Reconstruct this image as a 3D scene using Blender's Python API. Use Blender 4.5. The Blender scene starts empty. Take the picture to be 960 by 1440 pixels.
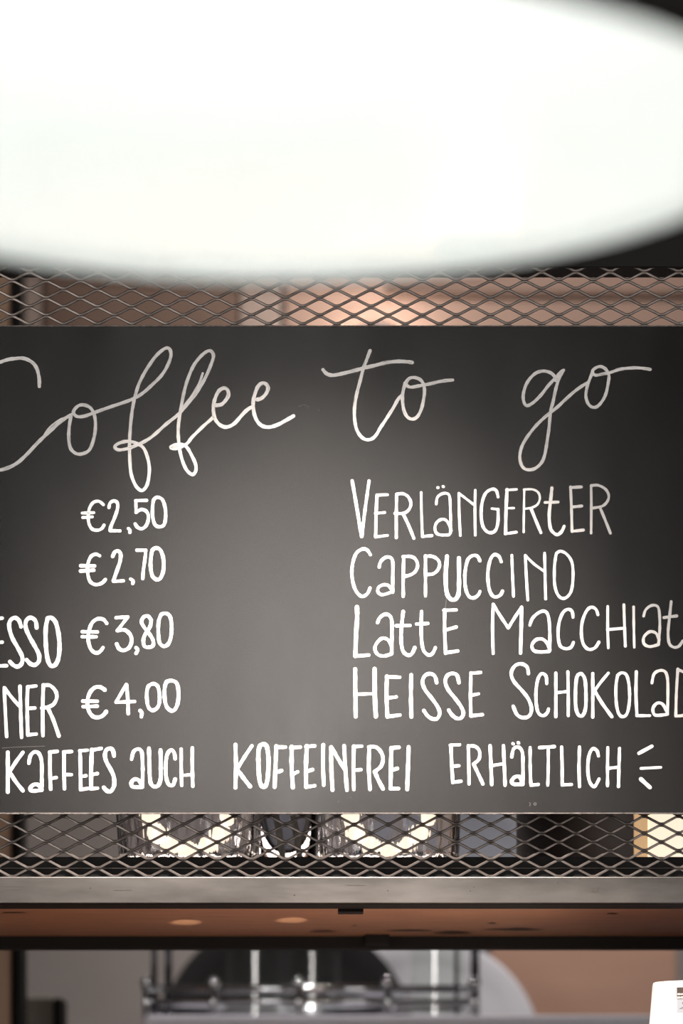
import bpy, bmesh, math, random
from mathutils import Vector, Matrix
random.seed(7)
S = bpy.context.scene
COL = S.collection

# ------------------------------------------------------------------ camera
EYE = 1.30            # eye height, metres
F = 5000.0            # focal length in pixels of the 960x1440 frame
HOR = 1690.0          # pixel row of the horizon (lens shifted up, verticals stay vertical)
D = 3.0               # distance of the blackboard face
cam = bpy.data.cameras.new('camera')
cam.lens = 125.0
cam.sensor_width = 36.0
cam.sensor_fit = 'AUTO'
cam.shift_y = (HOR - 720.0) / 1440.0
cam.clip_start = 0.05
cam.dof.use_dof = True
cam.dof.focus_distance = D + 0.005
cam.dof.aperture_fstop = 6.25
cam_o = bpy.data.objects.new('camera', cam)
COL.objects.link(cam_o)
cam_o.location = (0, 0, EYE)
cam_o.rotation_euler = (math.pi / 2, 0, 0)
S.camera = cam_o

# ------------------------------------------------------------------ exposure, world, big lights
S.view_settings.view_transform = 'Standard'
S.view_settings.look = 'None'
S.view_settings.gamma = 1.0
S.view_settings.use_curve_mapping = False
S.view_settings.exposure = 0.0
W = bpy.data.worlds.new('world')
S.world = W
W.use_nodes = True
W.node_tree.nodes['Background'].inputs[0].default_value = (0.85, 0.92, 1.0, 1)
W.node_tree.nodes['Background'].inputs[1].default_value = 0.12


def light(name, kind, loc, energy, color=(1, 1, 1), aim=None, **kw):
    l = bpy.data.lights.new(name, kind)
    l.energy = energy
    l.color = color
    for k, v in kw.items():
        setattr(l, k, v)
    o = bpy.data.objects.new(name, l)
    COL.objects.link(o)
    o.location = loc
    if aim is not None:
        o.rotation_euler = (Vector(aim) - Vector(loc)).to_track_quat('-Z', 'Y').to_euler()
    return o


# added unseen area lights: tall one for the board's glow, side pair for chalk
light('rear_light', 'AREA', (-0.09, -2.3, 2.36), 21, (1.0, 0.94, 0.88), aim=(-0.09, 3, 2.36),
      shape='RECTANGLE', size=0.40, size_y=1.15)
light('side_fill', 'AREA', (-2.4, 0.4, 1.9), 50, (1.0, 0.96, 0.93), aim=(0, 3, 1.8),
      shape='RECTANGLE', size=1.5, size_y=1.5)
light('side_fill', 'AREA', (2.4, 0.4, 1.9), 29, (1.0, 0.96, 0.93), aim=(0, 3, 1.8),
      shape='RECTANGLE', size=1.5, size_y=1.5)
light('overhead_fill', 'AREA', (-0.25, 0.7, 3.3), 12, (1.0, 0.93, 0.87), aim=(-0.1, 3, 1.75),
      shape='RECTANGLE', size=0.7, size_y=0.3)  # added overhead area light, evens the light on chalk and mesh
# ceiling spot aimed at the lower part of the menu board
light('menu_spotlight', 'SPOT', (0.0, 2.05, 2.60), 400, (1.0, 0.90, 0.82), aim=(-0.03, 3.0, 1.53),
      spot_size=math.radians(33), spot_blend=0.9, shadow_soft_size=0.02)
# added beams without fixtures laying two stray glints on the underside of the shelf
for gx, gd in ((-0.142, 3.25), (-0.045, 3.225)):
    light('glint_beam', 'SPOT', (gx + 0.02, gd - 0.27, 1.425), 9, (1.0, 0.82, 0.62), aim=(gx, gd, 1.5555),
          spot_size=math.radians(6.2), spot_blend=0.7, shadow_soft_size=0.002)
# spots over the coffee machine and on the wall behind the board
light('kitchen_spotlight', 'SPOT', (-0.1, 4.75, 3.2), 90, (1.0, 0.95, 0.92), aim=(0.1, 4.95, 1.5),
      spot_size=math.radians(70), spot_blend=0.6, shadow_soft_size=0.04)
light('wall_light', 'SPOT', (0.05, 4.6, 3.2), 42, (1.0, 0.88, 0.78), aim=(0.2, 5.7, 2.1),
      spot_size=math.radians(95), spot_blend=0.9, shadow_soft_size=0.05)


# ------------------------------------------------------------------ helpers
def at(px, py, d):
    """the point at distance d that the photograph shows at pixel (px, py)"""
    return Vector(((px - 480.0) * d / F, d, EYE + (HOR - py) * d / F))


def mat(name, color, rough=0.5, metal=0.0, noise=None, bump=None, spec=None, emit=None, stretch=(1, 1, 1),
        rough_var=0.0, coat=0.0):
    m = bpy.data.materials.new(name)
    m.use_nodes = True
    nt = m.node_tree
    b = nt.nodes['Principled BSDF']
    b.inputs['Base Color'].default_value = (*color, 1)
    b.inputs['Roughness'].default_value = rough
    b.inputs['Metallic'].default_value = metal
    if coat:
        b.inputs['Coat Weight'].default_value = coat
    if spec is not None:
        b.inputs['Specular IOR Level'].default_value = spec
    if emit:
        b.inputs['Emission Color'].default_value = (*emit[0], 1)
        b.inputs['Emission Strength'].default_value = emit[1]
    if noise or bump or rough_var:
        tc = nt.nodes.new('ShaderNodeTexCoord')
        mp = nt.nodes.new('ShaderNodeMapping')
        mp.inputs['Scale'].default_value = stretch
        nt.links.new(tc.outputs['Object'], mp.inputs[0])
        n = nt.nodes.new('ShaderNodeTexNoise')
        n.inputs['Scale'].default_value = (noise or bump or (20,))[0]
        n.inputs['Detail'].default_value = 6
        n.inputs['Roughness'].default_value = 0.6
        nt.links.new(mp.outputs[0], n.inputs['Vector'])
        if noise:
            r = nt.nodes.new('ShaderNodeValToRGB')
            r.color_ramp.elements[0].position = 0.3
            r.color_ramp.elements[1].position = 0.72
            r.color_ramp.elements[0].color = (*noise[1], 1)
            r.color_ramp.elements[1].color = (*color, 1)
            nt.links.new(n.outputs[0], r.inputs[0])
            nt.links.new(r.outputs[0], b.inputs['Base Color'])
        if rough_var:
            mr = nt.nodes.new('ShaderNodeMapRange')
            mr.inputs[1].default_value = 0.3
            mr.inputs[2].default_value = 0.7
            mr.inputs[3].default_value = rough - rough_var
            mr.inputs[4].default_value = rough + rough_var
            nt.links.new(n.outputs[0], mr.inputs[0])
            nt.links.new(mr.outputs[0], b.inputs['Roughness'])
        if bump:
            bn = nt.nodes.new('ShaderNodeTexNoise')
            bn.inputs['Scale'].default_value = bump[0]
            bn.inputs['Detail'].default_value = 3
            nt.links.new(mp.outputs[0], bn.inputs['Vector'])
            bp = nt.nodes.new('ShaderNodeBump')
            bp.inputs['Strength'].default_value = bump[1]
            bp.inputs['Distance'].default_value = bump[2] if len(bump) > 2 else 0.002
            nt.links.new(bn.outputs[0], bp.inputs['Height'])
            nt.links.new(bp.outputs[0], b.inputs['Normal'])
    return m


def glass_mat(name, color=(1, 1, 1), rough=0.0, bump=None, ior=1.45, stretch=(1, 1, 1)):
    m = mat(name, color, rough, bump=bump, stretch=stretch)
    b = m.node_tree.nodes['Principled BSDF']
    b.inputs['Transmission Weight'].default_value = 1.0
    b.inputs['IOR'].default_value = ior
    return m


def obj(name, bm, m, parent=None, smooth=False, bevel=0.0, recalc=True):
    if recalc:
        bmesh.ops.recalc_face_normals(bm, faces=bm.faces)
    me = bpy.data.meshes.new(name)
    bm.to_mesh(me)
    bm.free()
    for mm in (m if isinstance(m, (list, tuple)) else [m]):
        me.materials.append(mm)
    if smooth:
        for p in me.polygons:
            p.use_smooth = True
    o = bpy.data.objects.new(name, me)
    COL.objects.link(o)
    if parent:
        o.parent = parent
    if bevel:
        b = o.modifiers.new('bevel', 'BEVEL')
        b.width = bevel
        b.segments = 2
        b.limit_method = 'ANGLE'
    return o


def tag(o, label=None, cat=None, group=None, kind=None):
    if label: o['label'] = label
    if cat: o['category'] = cat
    if group: o['group'] = group
    if kind: o['kind'] = kind
    return o


def thing(name, label, cat, loc=(0, 0, 0), group=None, kind=None):
    o = bpy.data.objects.new(name, None)
    o.empty_display_size = 0.05
    COL.objects.link(o)
    o.location = loc
    return tag(o, label, cat, group, kind)


def put(parent, *kids):
    """parent world-placed meshes to a thing, keeping them where they stand"""
    for k in kids:
        k.parent = parent
        k.matrix_parent_inverse = Matrix.Translation(-parent.location)


def box(bm, x0, x1, y0, y1, z0, z1):
    v = [bm.verts.new((x, y, z)) for z in (z0, z1) for x, y in ((x0, y0), (x1, y0), (x1, y1), (x0, y1))]
    for f in ((0, 3, 2, 1), (4, 5, 6, 7), (0, 1, 5, 4), (1, 2, 6, 5), (2, 3, 7, 6), (3, 0, 4, 7)):
        bm.faces.new([v[i] for i in f])


def BX(*a):
    bm = bmesh.new()
    box(bm, *a)
    return bm


def lathe(bm, prof, seg=48, center=(0, 0, 0), mats=None, flute=None):
    """prof: list of (r, z); poles where r == 0"""
    cx, cy, cz = center
    rings = []
    for r, z in prof:
        if r < 1e-7:
            rings.append([bm.verts.new((cx, cy, cz + z))])
        else:
            ring = []
            for k in range(seg):
                a = 2 * math.pi * k / seg
                rr = r + (flute(a, r, z) if flute else 0)
                ring.append(bm.verts.new((cx + rr * math.cos(a), cy + rr * math.sin(a), cz + z)))
            rings.append(ring)
    for i in range(len(rings) - 1):
        A, B = rings[i], rings[i + 1]
        for k in range(seg):
            k2 = (k + 1) % seg
            if len(A) == 1 and len(B) == 1:
                continue
            if len(A) == 1:
                f = bm.faces.new((A[0], B[k2], B[k]))
            elif len(B) == 1:
                f = bm.faces.new((A[k], A[k2], B[0]))
            else:
                f = bm.faces.new((A[k], A[k2], B[k2], B[k]))
            if mats:
                f.material_index = mats[i]


def tube(bm, pts, rad, sides=8, cap=True):
    pts = [Vector(p) for p in pts]
    rings = []
    for i, p in enumerate(pts):
        t = (pts[min(i + 1, len(pts) - 1)] - pts[max(i - 1, 0)]).normalized()
        up = Vector((0, 0, 1)) if abs(t.z) < 0.9 else Vector((0, 1, 0))
        u = t.cross(up).normalized()
        v = u.cross(t).normalized()
        r = rad[i] if isinstance(rad, (list, tuple)) else rad
        rings.append([bm.verts.new(p + r * (math.cos(2 * math.pi * (k + 0.5) / sides) * u + math.sin(2 * math.pi * (k + 0.5) / sides) * v)) for k in range(sides)])
    for i in range(len(rings) - 1):
        for k in range(sides):
            k2 = (k + 1) % sides
            bm.faces.new((rings[i][k], rings[i][k2], rings[i + 1][k2], rings[i + 1][k]))
    if cap:
        bm.faces.new(rings[0][::-1])
        bm.faces.new(rings[-1])


def spline(p, sub=6):
    """Catmull-Rom through the points"""
    if len(p) < 3:
        return list(p)
    q = [p[0]] + list(p) + [p[-1]]
    out = []
    for i in range(1, len(q) - 2):
        a, b, c, d = q[i - 1], q[i], q[i + 1], q[i + 2]
        for k in range(sub):
            t = k / sub
            out.append(tuple(0.5 * (2 * b[j] + (c[j] - a[j]) * t + (2 * a[j] - 5 * b[j] + 4 * c[j] - d[j]) * t * t
                                    + (3 * b[j] - a[j] - 3 * c[j] + d[j]) * t ** 3) for j in range(2)))
    out.append(tuple(p[-1]))
    return out
# ------------------------------------------------------------------ the handwriting on the board
# strokes were measured on enlarged details of the board: (origin x, origin y, enlargement)
DET = {'A': (0, 460, 3.0), 'B': (240, 460, 4.0), 'C': (420, 460, 3.6923), 'D': (700, 460, 3.6923),
       'E': (0, 680, 3.2), 'F': (0, 850, 3.2), 'G': (480, 660, 4.0), 'H': (680, 660, 3.42857),
       'I': (480, 840, 4.0), 'J': (680, 830, 3.42857), 'K': (0, 1030, 3.2), 'L': (300, 1030, 3.0),
       'M': (600, 1030, 2.66667)}
TITLE = [
 ('A', 6.0, [(0,148),(30,138),(60,133),(100,132),(135,148),(155,175),(165,215),(166,250)], 1),
 ('A', 6.0, [(0,148),(-70,180),(-140,260),(-190,380),(-180,500),(-130,580),(-60,610),(0,603),(30,595),(70,575),(110,540),(160,487),(210,440),(260,395),(300,370)], 1),
 ('A', 5.6, [(300,372),(292,420),(290,470),(297,510),(318,532),(345,535),(375,520),(393,480),(402,430),(400,380),(385,345),(360,330),(335,330),(316,345),(310,362),(325,377),(355,376),(400,360),(450,342),(510,322),(560,303),(600,280),(640,245),(680,205),(705,165),(720,125),(718,98),(705,88),(685,97),(655,125),(620,175),(590,230),(570,290),(558,350),(550,420),(546,500),(548,570),(553,620),(570,665),(590,687),(605,687),(622,660),(630,600),(622,550),(605,510),(575,490),(540,482),(510,487),(490,497),(485,508),(500,518),(540,512),(590,492),(640,463),(700,410),(750,370),(790,325),(830,275),(865,215),(893,150),(900,120),(890,102),(872,103),(845,125),(815,165),(790,225),(775,280),(762,350),(752,420),(754,490),(765,550),(785,600),(810,622),(825,608),(825,580),(810,545),(790,510),(770,495),(740,497),(720,507),(735,514),(765,505),(790,490),(810,465),(850,425),(898,382)], 1),
 ('A', 3.0, [(176,472),(205,428),(235,402),(262,385)], 1),
 ('B', 4.0, [(70,450),(120,385),(160,315),(180,260)], 1),
 ('B', 6.2, [(255,440),(285,435),(310,410),(325,380),(318,352),(298,343),(270,360),(250,400),(240,450),(245,505),(265,540),(295,560),(325,560),(360,540),(400,495),(430,465),(460,447)], 1),
 ('B', 6.2, [(485,408),(510,400),(535,375),(547,345),(537,322),(515,315),(490,335),(472,380),(463,430),(470,490),(490,535),(520,558),(560,562),(610,545),(650,523),(690,500)], 1),
 ('C', 5.6, [(370,122),(350,175),(335,215),(318,280),(300,350),(290,410),(289,470),(298,525),(318,563),(345,583),(375,582),(400,562),(425,520),(455,475),(490,420),(515,375),(538,350)], 1),
 ('C', 6.2, [(126,222),(145,242),(175,250),(220,243),(280,228),(340,212),(400,198),(450,185),(510,178),(560,180),(588,184)], 1),
 ('C', 5.6, [(552,290),(540,340),(538,380),(545,430),(562,465),(587,478),(612,468),(632,435),(645,390),(652,340),(648,300),(630,273),(600,262),(575,266),(558,285),(560,302),(580,312),(620,306),(680,295),(730,283),(770,277),(798,275)], 1),
 ('D', 5.4, [(300,278),(292,255),(270,236),(235,228),(200,237),(170,262),(145,300),(132,345),(133,385),(150,408),(185,390),(225,350),(260,305),(300,262),(325,235),(340,224)], 1),
 ('D', 5.4, [(338,228),(318,262),(300,320),(285,390),(272,440),(265,520),(255,590),(243,660),(225,705),(190,735),(150,740),(125,722),(113,680),(120,630),(145,580),(190,520),(240,470),(300,422),(340,385),(390,340),(430,310),(462,290)], 1),
 ('D', 5.2, [(490,235),(472,280),(460,320),(456,360),(468,398),(490,416),(515,412),(540,385),(560,345),(572,290),(575,250),(560,220),(535,205),(510,210),(492,225),(493,242),(510,250),(545,243),(585,235),(625,221),(670,214),(730,212),(790,220)], 1),
]
PRICE_1 = [
 ('E', 4.4, [(465,95),(445,80),(420,85),(403,110),(397,145),(400,180),(415,205),(440,210),(458,202),(468,187)], 1),
 ('E', 4.2, [(370,133),(422,131)], 0), ('E', 4.2, [(372,153),(415,150)], 0),
 ('E', 4.6, [(490,108),(495,88),(512,78),(528,88),(528,115),(515,155),(500,190),(495,210)], 1), ('E', 4.4, [(495,212),(540,213)], 0),
 ('E', 4.6, [(578,203),(585,210),(584,220)], 1),
 ('E', 4.4, [(610,77),(660,76)], 0), ('E', 4.2, [(611,78),(612,130)], 0), ('E', 4.6, [(612,130),(635,117),(658,125),(668,150),(660,185),(640,203),(620,198),(608,182)], 1),
 ('E', 4.6, [(690,75),(705,62),(730,72),(743,110),(745,150),(738,185),(718,195),(697,185),(687,150),(686,110),(690,75)], 1)]
PRICE_2 = [
 ('E', 4.6, [(448,325),(430,318),(408,330),(395,365),(395,405),(405,440),(430,455),(458,448),(474,432)], 1),
 ('E', 5.0, [(363,370),(425,371)], 0), ('E', 5.0, [(362,394),(422,390)], 0),
 ('E', 5.0, [(507,328),(515,310),(528,303),(542,315),(540,350),(525,395),(510,438)], 1), ('E', 4.4, [(510,440),(555,438)], 0),
 ('E', 4.6, [(588,430),(598,438),(597,450)], 1),
 ('E', 4.4, [(615,300),(656,300)], 0), ('E', 4.4, [(656,300),(652,340),(645,390),(642,428)], 1),
 ('E', 5.0, [(685,300),(700,290),(722,300),(735,340),(735,390),(722,425),(705,432),(685,415),(677,370),(680,325),(685,300)], 1)]
LEFT_3 = [
 ('F', 5.2, [(-20,62),(-22,170),(-20,277)], 1), ('F', 5, [(-20,64),(10,62)], 0), ('F', 5, [(-20,172),(10,170)], 0), ('F', 5, [(-20,277),(30,276)], 0),
 ('F', 5.6, [(95,100),(85,72),(65,60),(45,75),(42,105),(55,150),(80,195),(100,235),(98,265),(80,280),(60,273),(45,258)], 1),
 ('F', 5.6, [(165,105),(160,75),(140,60),(120,70),(115,100),(130,140),(155,185),(175,225),(175,255),(158,272),(138,268),(120,250)], 1),
 ('F', 5.8, [(215,62),(230,60),(250,80),(263,130),(268,190),(262,245),(245,275),(225,272),(212,235),(206,170),(206,105),(215,62)], 1)]
PRICE_3 = [
 ('F', 4.8, [(480,85),(465,68),(440,65),(415,82),(400,120),(397,160),(408,200),(430,218),(450,212),(463,195)], 1),
 ('F', 4.6, [(370,123),(438,124)], 0), ('F', 4.6, [(370,145),(432,146)], 0),
 ('F', 4.4, [(522,60),(575,56)], 0), ('F', 4.4, [(575,56),(550,88),(528,118)], 0),
 ('F', 5.0, [(528,118),(560,115),(585,135),(592,165),(580,195),(555,207),(535,198),(525,178)], 1),
 ('F', 4.8, [(612,195),(620,205),(612,220)], 1),
 ('F', 4.8, [(680,70),(665,52),(645,58),(637,80),(650,105),(670,130),(688,160),(688,185),(670,193),(650,188),(645,160),(655,130),(675,100),(680,70)], 1),
 ('F', 4.8, [(725,45),(745,40),(765,55),(772,100),(768,150),(755,180),(735,188),(717,170),(712,120),(714,75),(725,45)], 1)]
LEFT_4 = [
 ('F', 4.6, [(30,595),(25,500),(19,375)], 1), ('F', 4.6, [(20,375),(50,415),(80,450),(92,462)], 1), ('F', 4.8, [(90,368),(92,450),(97,598)], 1),
 ('F', 4.8, [(125,370),(122,450),(125,588)], 1), ('F', 4.4, [(125,371),(162,367)], 0), ('F', 4.4, [(123,468),(157,466)], 0), ('F', 4.6, [(125,587),(163,583)], 0),
 ('F', 4.8, [(195,362),(192,470),(193,590)], 1), ('F', 4.8, [(195,364),(225,365),(250,390),(255,420),(240,450),(210,463),(188,466)], 1), ('F', 5.0, [(215,465),(240,520),(265,592)], 1)]
PRICE_4 = [
 ('F', 5.2, [(472,385),(450,372),(425,375),(403,400),(393,440),(400,480),(420,505),(445,508),(465,498),(478,482)], 1),
 ('F', 4.6, [(372,435),(438,436)], 0), ('F', 4.6, [(374,460),(438,458)], 0),
 ('F', 4.2, [(568,360),(545,400),(522,440)], 0), ('F', 4.6, [(522,440),(605,437)], 0), ('F', 4.6, [(570,362),(575,430),(577,492)], 1),
 ('F', 4.8, [(630,478),(638,487),(636,505)], 1),
 ('F', 4.8, [(670,365),(690,357),(710,370),(718,410),(715,450),(700,472),(680,475),(665,455),(660,410),(663,380),(670,365)], 1),
 ('F', 5.0, [(750,348),(770,343),(795,355),(803,400),(798,450),(780,478),(757,470),(743,440),(740,390),(744,360),(750,348)], 1)]
ITEM_1 = [
 ('G', 4.6, [(60,65),(75,150),(95,270),(113,378)], 1), ('G', 4.2, [(155,65),(143,150),(128,260),(115,378)], 1),
 ('G', 4.4, [(200,145),(195,240),(192,380)], 1), ('G', 3.8, [(200,145),(258,143)], 0), ('G', 3.6, [(190,248),(243,243)], 0), ('G', 3.6, [(193,380),(258,372)], 0),
 ('G', 4.0, [(310,140),(308,240),(308,385)], 1), ('G', 4.0, [(310,140),(345,137),(375,155),(390,190),(380,225),(350,247),(300,248)], 1), ('G', 4.2, [(345,248),(375,310),(407,388)], 1),
 ('G', 3.4, [(448,130),(450,250),(455,378)], 1), ('G', 4.0, [(455,378),(508,373)], 0),
 ('G', 4.0, [(541,103),(543,103)], 0), ('G', 4.0, [(571,97),(573,98)], 0),
 ('G', 3.6, [(533,195),(538,160),(560,140),(590,135),(608,155),(612,230),(614,300),(612,360)], 1),
 ('G', 3.8, [(617,345),(605,310),(585,285),(560,282),(535,300),(525,330),(535,360),(565,370),(605,368)], 1),
 ('G', 3.6, [(668,372),(662,260),(660,135)], 1), ('G', 3.2, [(660,135),(700,165),(745,200)], 1), ('G', 3.6, [(752,118),(750,230),(752,370)], 1),
 ('G', 4.2, [(880,155),(870,120),(845,112),(810,135),(790,190),(785,260),(795,320),(820,352),(850,355),(870,335),(880,290),(880,225)], 1), ('G', 3.2, [(880,225),(845,221)], 0),
 ('H', 4.6, [(112,97),(107,200),(105,310)], 1), ('H', 3.4, [(108,100),(158,97)], 0), ('H', 3.2, [(105,188),(145,187)], 0), ('H', 3.8, [(103,311),(157,303)], 0),
 ('H', 3.0, [(195,98),(193,200),(192,303)], 1), ('H', 3.2, [(193,98),(235,97),(262,112),(270,140),(258,170),(230,185),(200,190)], 1), ('H', 4.4, [(228,190),(250,245),(275,305)], 1),
 ('H', 4.6, [(328,90),(322,150),(315,220),(320,280),(335,305),(355,315),(375,300),(387,275)], 1), ('H', 4.0, [(295,160),(358,158)], 0),
 ('H', 4.0, [(418,85),(422,180),(425,300)], 1), ('H', 4.2, [(418,88),(470,85)], 0), ('H', 4.2, [(425,182),(472,177)], 0), ('H', 4.2, [(425,299),(480,293)], 0),
 ('H', 3.6, [(517,78),(518,180),(517,308)], 1), ('H', 3.8, [(517,79),(550,77),(585,95),(602,125),(595,155),(570,178),(525,187)], 1), ('H', 4.0, [(560,185),(585,245),(610,308)], 1)]
ITEM_2 = [
 ('G', 4.4, [(162,480),(145,455),(120,448),(85,470),(65,520),(58,580),(65,640),(85,690),(115,715),(145,700),(160,668)], 1),
 ('G', 4.4, [(212,550),(220,520),(245,497),(272,495),(288,520),(288,600),(288,690)], 1), ('G', 4.0, [(288,692),(265,655),(235,650),(208,665),(205,690),(225,705),(255,700),(285,688)], 1),
 ('G', 4.4, [(350,490),(347,600),(347,715)], 1), ('G', 4.2, [(345,492),(385,490),(415,505),(428,540),(415,575),(385,595),(350,603)], 1),
 ('G', 4.2, [(472,487),(472,600),(472,712)], 1), ('G', 4.2, [(472,489),(510,490),(540,507),(552,535),(540,568),(515,588),(485,592)], 1),
 ('G', 5.6, [(593,490),(586,590),(588,670),(600,715),(625,735),(650,720),(660,670),(660,500)], 1),
 ('G', 4.4, [(778,515),(765,490),(740,485),(712,505),(697,560),(693,620),(700,680),(720,718),(748,722),(770,705),(778,688)], 1),
 ('G', 4.4, [(898,520),(885,490),(860,480),(838,505),(825,560),(823,620),(832,680),(850,712),(872,718),(895,705),(905,685)], 1),
 ('H', 3.8, [(135,415),(138,500),(143,612)], 1),
 ('H', 3.8, [(212,630),(205,520),(200,415)], 1), ('H', 3.4, [(200,415),(240,455),(288,490)], 1), ('H', 4.0, [(293,405),(295,510),(298,625)], 1),
 ('H', 4.0, [(350,405),(370,395),(400,410),(425,450),(430,520),(420,590),(390,622),(360,610),(342,560),(340,480),(345,430),(350,405)], 1)]
ITEM_3 = [
 ('I', 5.8, [(87,55),(88,120),(82,200),(78,330)], 1), ('I', 4.6, [(78,331),(153,325)], 0),
 ('I', 4.6, [(203,142),(215,115),(245,95),(272,105),(283,140),(283,230),(282,315)], 1), ('I', 4.4, [(282,275),(262,240),(230,230),(200,255),(187,290),(205,322),(240,330),(282,318)], 1),
 ('I', 4.8, [(347,80),(338,160),(335,240),(345,300),(372,325),(395,318),(412,283)], 1), ('I', 4.4, [(307,160),(385,158)], 0),
 ('I', 4.4, [(450,80),(448,160),(450,240),(462,300),(490,325),(512,315),(528,283)], 1), ('I', 4.4, [(422,150),(485,147)], 0),
 ('I', 4.4, [(580,70),(580,190),(585,315)], 1), ('I', 4.2, [(575,73),(645,71)], 0), ('I', 4.4, [(583,185),(645,167)], 0), ('I', 4.6, [(584,312),(653,302)], 0),
 ('J', 4.0, [(45,305),(42,190),(45,68)], 1), ('J', 4.2, [(45,68),(80,125),(118,182)], 1), ('J', 4.2, [(118,182),(150,130),(182,82)], 1), ('J', 4.6, [(182,82),(180,190),(177,303)], 1),
 ('J', 4.2, [(222,168),(235,135),(265,108),(295,102),(312,130),(318,200),(318,290)], 1), ('J', 4.4, [(318,285),(305,255),(280,235),(250,240),(232,265),(240,290),(270,298),(315,295)], 1),
 ('J', 4.2, [(430,130),(425,102),(405,92),(380,110),(362,160),(358,220),(368,268),(395,282),(420,275),(432,252)], 1),
 ('J', 4.2, [(550,118),(540,92),(518,82),(495,100),(475,150),(470,210),(480,260),(505,285),(535,278),(555,250)], 1),
 ('J', 3.8, [(597,78),(597,190),(600,278)], 1), ('J', 4.0, [(675,70),(678,170),(682,270)], 1), ('J', 4.0, [(595,190),(680,183)], 0),
 ('J', 3.6, [(722,80),(723,180),(725,275)], 1),
 ('J', 3.8, [(770,125),(780,95),(805,75),(832,75),(845,100),(848,180),(842,262)], 1), ('J', 4.2, [(845,240),(830,208),(800,200),(772,225),(772,258),(800,272),(842,262)], 1),
 ('J', 4.0, [(903,55),(895,130),(888,200),(893,255),(915,275),(940,270),(958,245)], 1), ('J', 4.2, [(868,132),(930,124)], 0),
 ('J', 4.2, [(1000,75),(1025,65),(1050,95),(1060,160),(1050,230),(1022,265),(992,240),(980,180),(985,110),(1000,75)], 1)]
ITEM_4 = [
 ('I', 5.6, [(77,405),(78,540),(80,670)], 1), ('I', 5.8, [(186,403),(187,540),(193,670)], 1), ('I', 3.8, [(80,545),(187,543)], 0),
 ('I', 5.2, [(255,445),(253,560),(258,672)], 1), ('I', 4.4, [(252,447),(327,450)], 0), ('I', 4.4, [(260,567),(308,560)], 0), ('I', 4.6, [(257,672),(328,662)], 0),
 ('I', 5.2, [(392,437),(390,550),(393,672)], 1),
 ('I', 4.8, [(535,480),(525,445),(500,430),(470,440),(455,475),(470,520),(505,565),(540,615),(552,650),(540,680),(515,685),(485,668),(463,637)], 1),
 ('I', 4.8, [(660,480),(650,440),(625,428),(595,440),(583,475),(600,520),(640,570),(675,620),(685,655),(670,680),(645,680),(620,660),(603,635)], 1),
 ('I', 4.4, [(728,425),(725,545),(727,667)], 1), ('I', 4.2, [(728,427),(782,423)], 0), ('I', 4.0, [(728,552),(770,543)], 0), ('I', 4.6, [(727,667),(792,660)], 0),
 ('J', 4.6, [(215,402),(208,370),(180,355),(150,365),(132,400),(145,440),(185,485),(215,525),(230,570),(220,605),(190,615),(160,600),(142,560)], 1),
 ('J', 4.2, [(303,450),(300,415),(280,402),(262,425),(252,480),(252,540),(262,590),(285,605),(305,592),(312,573)], 1),
 ('J', 4.4, [(347,400),(347,500),(347,610)], 1), ('J', 4.0, [(405,393),(407,500),(407,605)], 1), ('J', 4.0, [(347,495),(407,488)], 0),
 ('J', 4.6, [(452,410),(470,403),(487,430),(492,500),(490,570),(475,605),(455,600),(443,560),(442,480),(446,430),(452,410)], 1),
 ('J', 4.4, [(525,402),(525,500),(525,612)], 1), ('J', 4.0, [(600,400),(565,442),(532,487)], 1), ('J', 4.6, [(535,487),(570,545),(617,610)], 1),
 ('J', 4.2, [(645,410),(665,398),(688,410),(700,460),(702,530),(692,590),(672,610),(650,595),(638,540),(637,460),(645,410)], 1),
 ('J', 4.4, [(735,393),(733,500),(738,605)], 1), ('J', 4.0, [(738,605),(800,605)], 0),
 ('J', 4.2, [(810,447),(820,405),(845,388),(872,392),(885,425),(887,500),(885,598)], 1), ('J', 4.4, [(884,590),(862,550),(835,545),(815,570),(822,600),(850,603),(885,598)], 1),
 ('J', 4.2, [(935,380),(928,490),(925,605)], 1), ('J', 4.2, [(935,383),(970,400),(1000,440),(1010,500),(1000,560),(970,600),(925,607)], 1),
 ('J', 4.4, [(1045,390),(1045,605)], 0), ('J', 4.2, [(1045,392),(1095,388)], 0), ('J', 4.2, [(1045,495),(1085,490)], 0), ('J', 4.2, [(1045,605),(1095,600)], 0)]
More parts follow.
